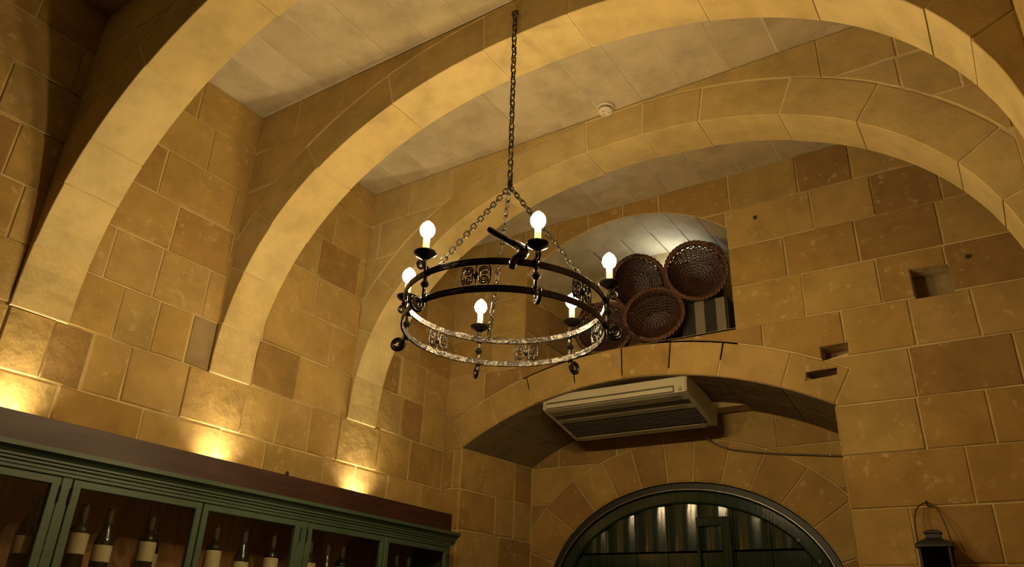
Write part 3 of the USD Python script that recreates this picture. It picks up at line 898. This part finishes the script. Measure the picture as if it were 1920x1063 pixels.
# ------------------------------------------------------------------ wicker baskets on the niche sill
def basket_parts(t, r0, r1, h, holes_at=.62, seed=1):
    """Open bowl standing on its base (axis z): stakes, woven wall, open lattice under the rim, twisted rim."""
    rnd = random.Random(seed)
    def rad(z):
        k = z / h
        return r0 + (r1 - r0) * (1 - (1 - k) ** 1.7)
    ns = 30
    # woven wall: weavers in and out of the stakes
    rows = int(h * holes_at / .0105)
    ms = []
    for i in range(rows):
        z = .006 + i * .0105
        ang = np.linspace(0, 2 * PI, ns * 4 + 1)[:-1]
        amp = .0045 * (1 if i % 2 else -1)
        rr = rad(z) + amp * np.cos(ang * ns / 2)
        ms.append(tube(np.c_[rr * np.cos(ang), rr * np.sin(ang), np.full(len(ang), z) + .0012 * np.sin(ang * 3 + i)], .0062, 5, closed=True))
    obj('woven_wall', cat(ms), 'wicker', t, 60)
    # base
    ms = []
    for i in range(10):
        r = r0 * (i + .7) / 10
        ang = np.linspace(0, 2 * PI, 49)[:-1]
        ms.append(tube(np.c_[r * np.cos(ang), r * np.sin(ang), .004 + .003 * np.cos(ang * 8) * (1 if i % 2 else -1)], .0085, 5, closed=True))
    obj('woven_base', cat(ms), 'wicker', t, 60)
    ms = []
    for i in range(ns):
        a = 2 * PI * i / ns
        zs = np.linspace(.0, h * holes_at, 6)
        ms.append(tube([(rad(z) * math.cos(a), rad(z) * math.sin(a), z) for z in zs], .004, 5))
    obj('stakes', cat(ms), 'wicker', t, 60)
    # open lattice
    ms = []
    for i in range(ns):
        for sg in (-1, 1):
            a = 2 * PI * i / ns
            pts = []
            for k in np.linspace(0, 1, 7):
                z = h * holes_at + (h * (1 - holes_at)) * k
                b = a + sg * k * 2 * PI / ns * 2.0
                r = rad(z) + sg * .003
                pts.append((r * math.cos(b), r * math.sin(b), z))
            ms.append(tube(pts, .0042, 5))
    z = h * (1 + holes_at) / 2
    ang = np.linspace(0, 2 * PI, 49)[:-1]
    ms.append(tube(np.c_[rad(z) * np.cos(ang), rad(z) * np.sin(ang), np.full(48, z)], .0045, 5, closed=True))
    obj('open_lattice', cat(ms), 'wicker', t, 60)
    ms = []
    for q in range(3):
        ang = np.linspace(0, 2 * PI, 121)[:-1]
        ph = ang * 14 + q * 2 * PI / 3
        rr = rad(h) + .009 * np.cos(ph)
        ms.append(tube(np.c_[rr * np.cos(ang), rr * np.sin(ang), h + .009 * np.sin(ph)], .0085, 6, closed=True))
    obj('rim_braid', cat(ms), 'wicker_rim', t, 60)
    ms = []
    for sg in (0,):
        pts = [((r1 + .004) * math.cos(q * .34 - 0), (r1 + .004) * math.sin(q * .34), h + .045 * math.cos(q * PI / 2)) for q in np.linspace(-1, 1, 14)]
        ms.append(tube(pts, .011, 7))
    obj('handle', cat(ms), 'wicker', t, 60)

def spun(R, ang):
    c, s = math.cos(ang), math.sin(ang)
    return R @ np.array([[c, -s, 0], [s, c, 0], [0, 0, 1]])
BH = .19
def basket_at(center, axis, spin):
    """matrix that puts the rim's centre at center, opening towards axis"""
    Rm = rot_to(axis)
    c = np.array(center) - Rm @ np.array([0, 0, BH])
    return gf(spun(Rm, spin), c)
specs = [('round dark wicker basket on the niche sill, lowest, its open mouth facing out', (1.672, 4.425, 3.513), (.16, -.97, .16), 3.9),
         ('dark wicker basket at the top right of the niche, light showing through its lattice', (1.972, 4.470, 3.790), (.30, -.90, -.12), PI * .25),
         ('wicker basket at the upper left of the stack, turned sideways behind a candle bulb', (1.520, 4.560, 3.830), (.62, -.72, -.34), PI * .62),
         ('wicker basket at the left end of the sill, half hidden by the chandelier', (1.255, 4.505, 3.516), (.25, -.95, .10), 2.2)]
b0 = None
for lab, c, axv, sp in specs:
    mt = basket_at(c, axv, sp)
    if b0 is None:
        b0 = thing('wicker_basket', lab, 'basket', mat=mt, group='wicker baskets stacked in the loft niche')
        basket_parts(b0, .125, .200, BH)
    else:
        copy_of(b0, lab, mat=mt)

# black box with a mesh front and cream sides, under the right-hand basket
bxx = thing('mesh_box', 'black box with cream strips and a mesh front, under the top right basket', 'box', (2.00, 4.62, N_SILL))
obj('case', box(-.18, .150, -.08, .20, 0, .30, .006), 'black_paint', bxx)
obj('cream_strip', box(-.078, -.010, -.092, -.079, .006, .296, .003), 'speaker_cream', bxx)
obj('cream_strip', box(.066, .130, -.092, -.079, .006, .296, .003), 'speaker_cream', bxx)
ms = []
for i in range(9):
    x = -.005 + i * .0083
    ms.append(tube([(x, -.086, .01), (x, -.086, .29)], .0022, 4))
for i in range(26):
    z = .012 + i * .011
    ms.append(tube([(-.008, -.088, z), (.064, -.088, z)], .0022, 4))
obj('mesh_front', cat(ms), 'grille_dark', bxx)
# dark board with a strip lamp on its top edge, behind the baskets
bd = obj('dark_board', cat([box(1.43, 2.02, 4.86, 4.885, N_SILL, 4.075, .004), box(1.43, 1.46, 4.885, 4.96, N_SILL, 3.7, .003), box(1.99, 2.02, 4.885, 4.96, N_SILL, 3.7, .003)]), 'black_paint')
tag(bd, 'black upright board standing at the back of the niche behind the baskets', 'board')
tl = thing('strip_lamp', 'cool white strip lamp behind the black board, lighting the niche vault', 'lamp', (1.62, 4.955, 4.06))
t_ = trimesh.creation.cylinder(.013, .30, sections=14); t_.apply_transform(trimesh.transformations.rotation_matrix(PI / 2, (0, 1, 0)))
obj('tube', t_, 'tube_glow', tl, 40)
obj('batten', box(-.18, .18, -.022, .022, -.055, -.018, .003), 'cream_plastic', tl)
for sx in (-1, 1):
    obj('lamp_holder', box(sx * .15, sx * .175, -.015, .015, -.02, .016, .003), 'cream_plastic', tl)
for sx in (-.12, .12):
    obj('bracket', box(sx - .012, sx + .012, -.062, -.018, -.05, -.030, .002), 'cream_shade', tl)

# ------------------------------------------------------------------ lantern on the right of the back wall
LX, LY = 3.112, 4.262
la = thing('lantern', 'black metal lantern hanging by a tall wire handle at the lower right', 'lantern', (LX, LY, 1.70))
def lz(z):
    return z - 1.70
hw = .062
obj('base', box(-hw - .008, hw + .008, -hw - .008, hw + .008, lz(1.715), lz(1.735), .004), 'black_paint', la)
for sx in (-1, 1):
    for sy in (-1, 1):
        obj('corner_post', box(sx * hw - .006, sx * hw + .006, sy * hw - .006, sy * hw + .006, lz(1.735), lz(1.965), .002), 'black_paint', la)
for sx, sy in ((-1, 0), (1, 0), (0, -1), (0, 1)):
    if sx:
        m = box(sx * hw - .0012, sx * hw + .0012, -hw + .006, hw - .006, lz(1.735), lz(1.962))
    else:
        m = box(-hw + .006, hw - .006, sy * hw - .0012, sy * hw + .0012, lz(1.735), lz(1.962))
    obj('glass_pane', m, 'smoky_pane', la)
rf = []
prof = [(hw + .016, 1.960), (hw + .016, 1.972), (hw + .004, 1.985), (.036, 2.000), (.032, 2.004), (.032, 2.022), (.038, 2.026), (.038, 2.034), (.010, 2.044)]
V, F = [], []
for s, z in prof:
    V += [(-s, -s, lz(z)), (s, -s, lz(z)), (s, s, lz(z)), (-s, s, lz(z))]
for i in range(len(prof) - 1):
    for j in range(4):
        a_, b_, c_, d_ = i * 4 + j, i * 4 + (j + 1) % 4, i * 4 + 4 + (j + 1) % 4, i * 4 + 4 + j
        F += [(a_, b_, c_), (a_, c_, d_)]
F += [(0, 2, 1), (0, 3, 2)]
e = (len(prof) - 1) * 4
F += [(e, e + 1, e + 2), (e, e + 2, e + 3)]
obj('roof', trimesh.Trimesh(np.array(V), np.array(F), process=False), 'black_paint', la)
hpts = [(-.071, 0, lz(1.972)), (-.072, .0, lz(2.03)), (-.070, .02, lz(2.09)), (-.062, .04, lz(2.135)), (-.045, .06, lz(2.165)), (-.015, .075, lz(2.182)), (.012, .075, lz(2.174)), (.035, .06, lz(2.142)), (.052, .04, lz(2.09)), (.064, .02, lz(2.03)), (.072, 0, lz(1.972))]
hp = np.array(hpts)
tq = np.linspace(0, 1, len(hp))
obj('handle', tube(CubicSpline(tq, hp)(np.linspace(0, 1, 40)), .0035, 7), 'rusty_iron', la, 60)
obj('candle', lathe([(0, lz(1.735)), (.026, lz(1.735)), (.026, lz(1.82)), (.022, lz(1.824)), (0, lz(1.822))], 16), 'candle_cream', la, 40)
nl = obj('nail', tube([(LX - .008, YB + .01, 2.170), (LX - .008, LY + .062, 2.178), (LX - .008, LY + .055, 2.190)], .004, 8), 'rusty_iron', wb, 60)
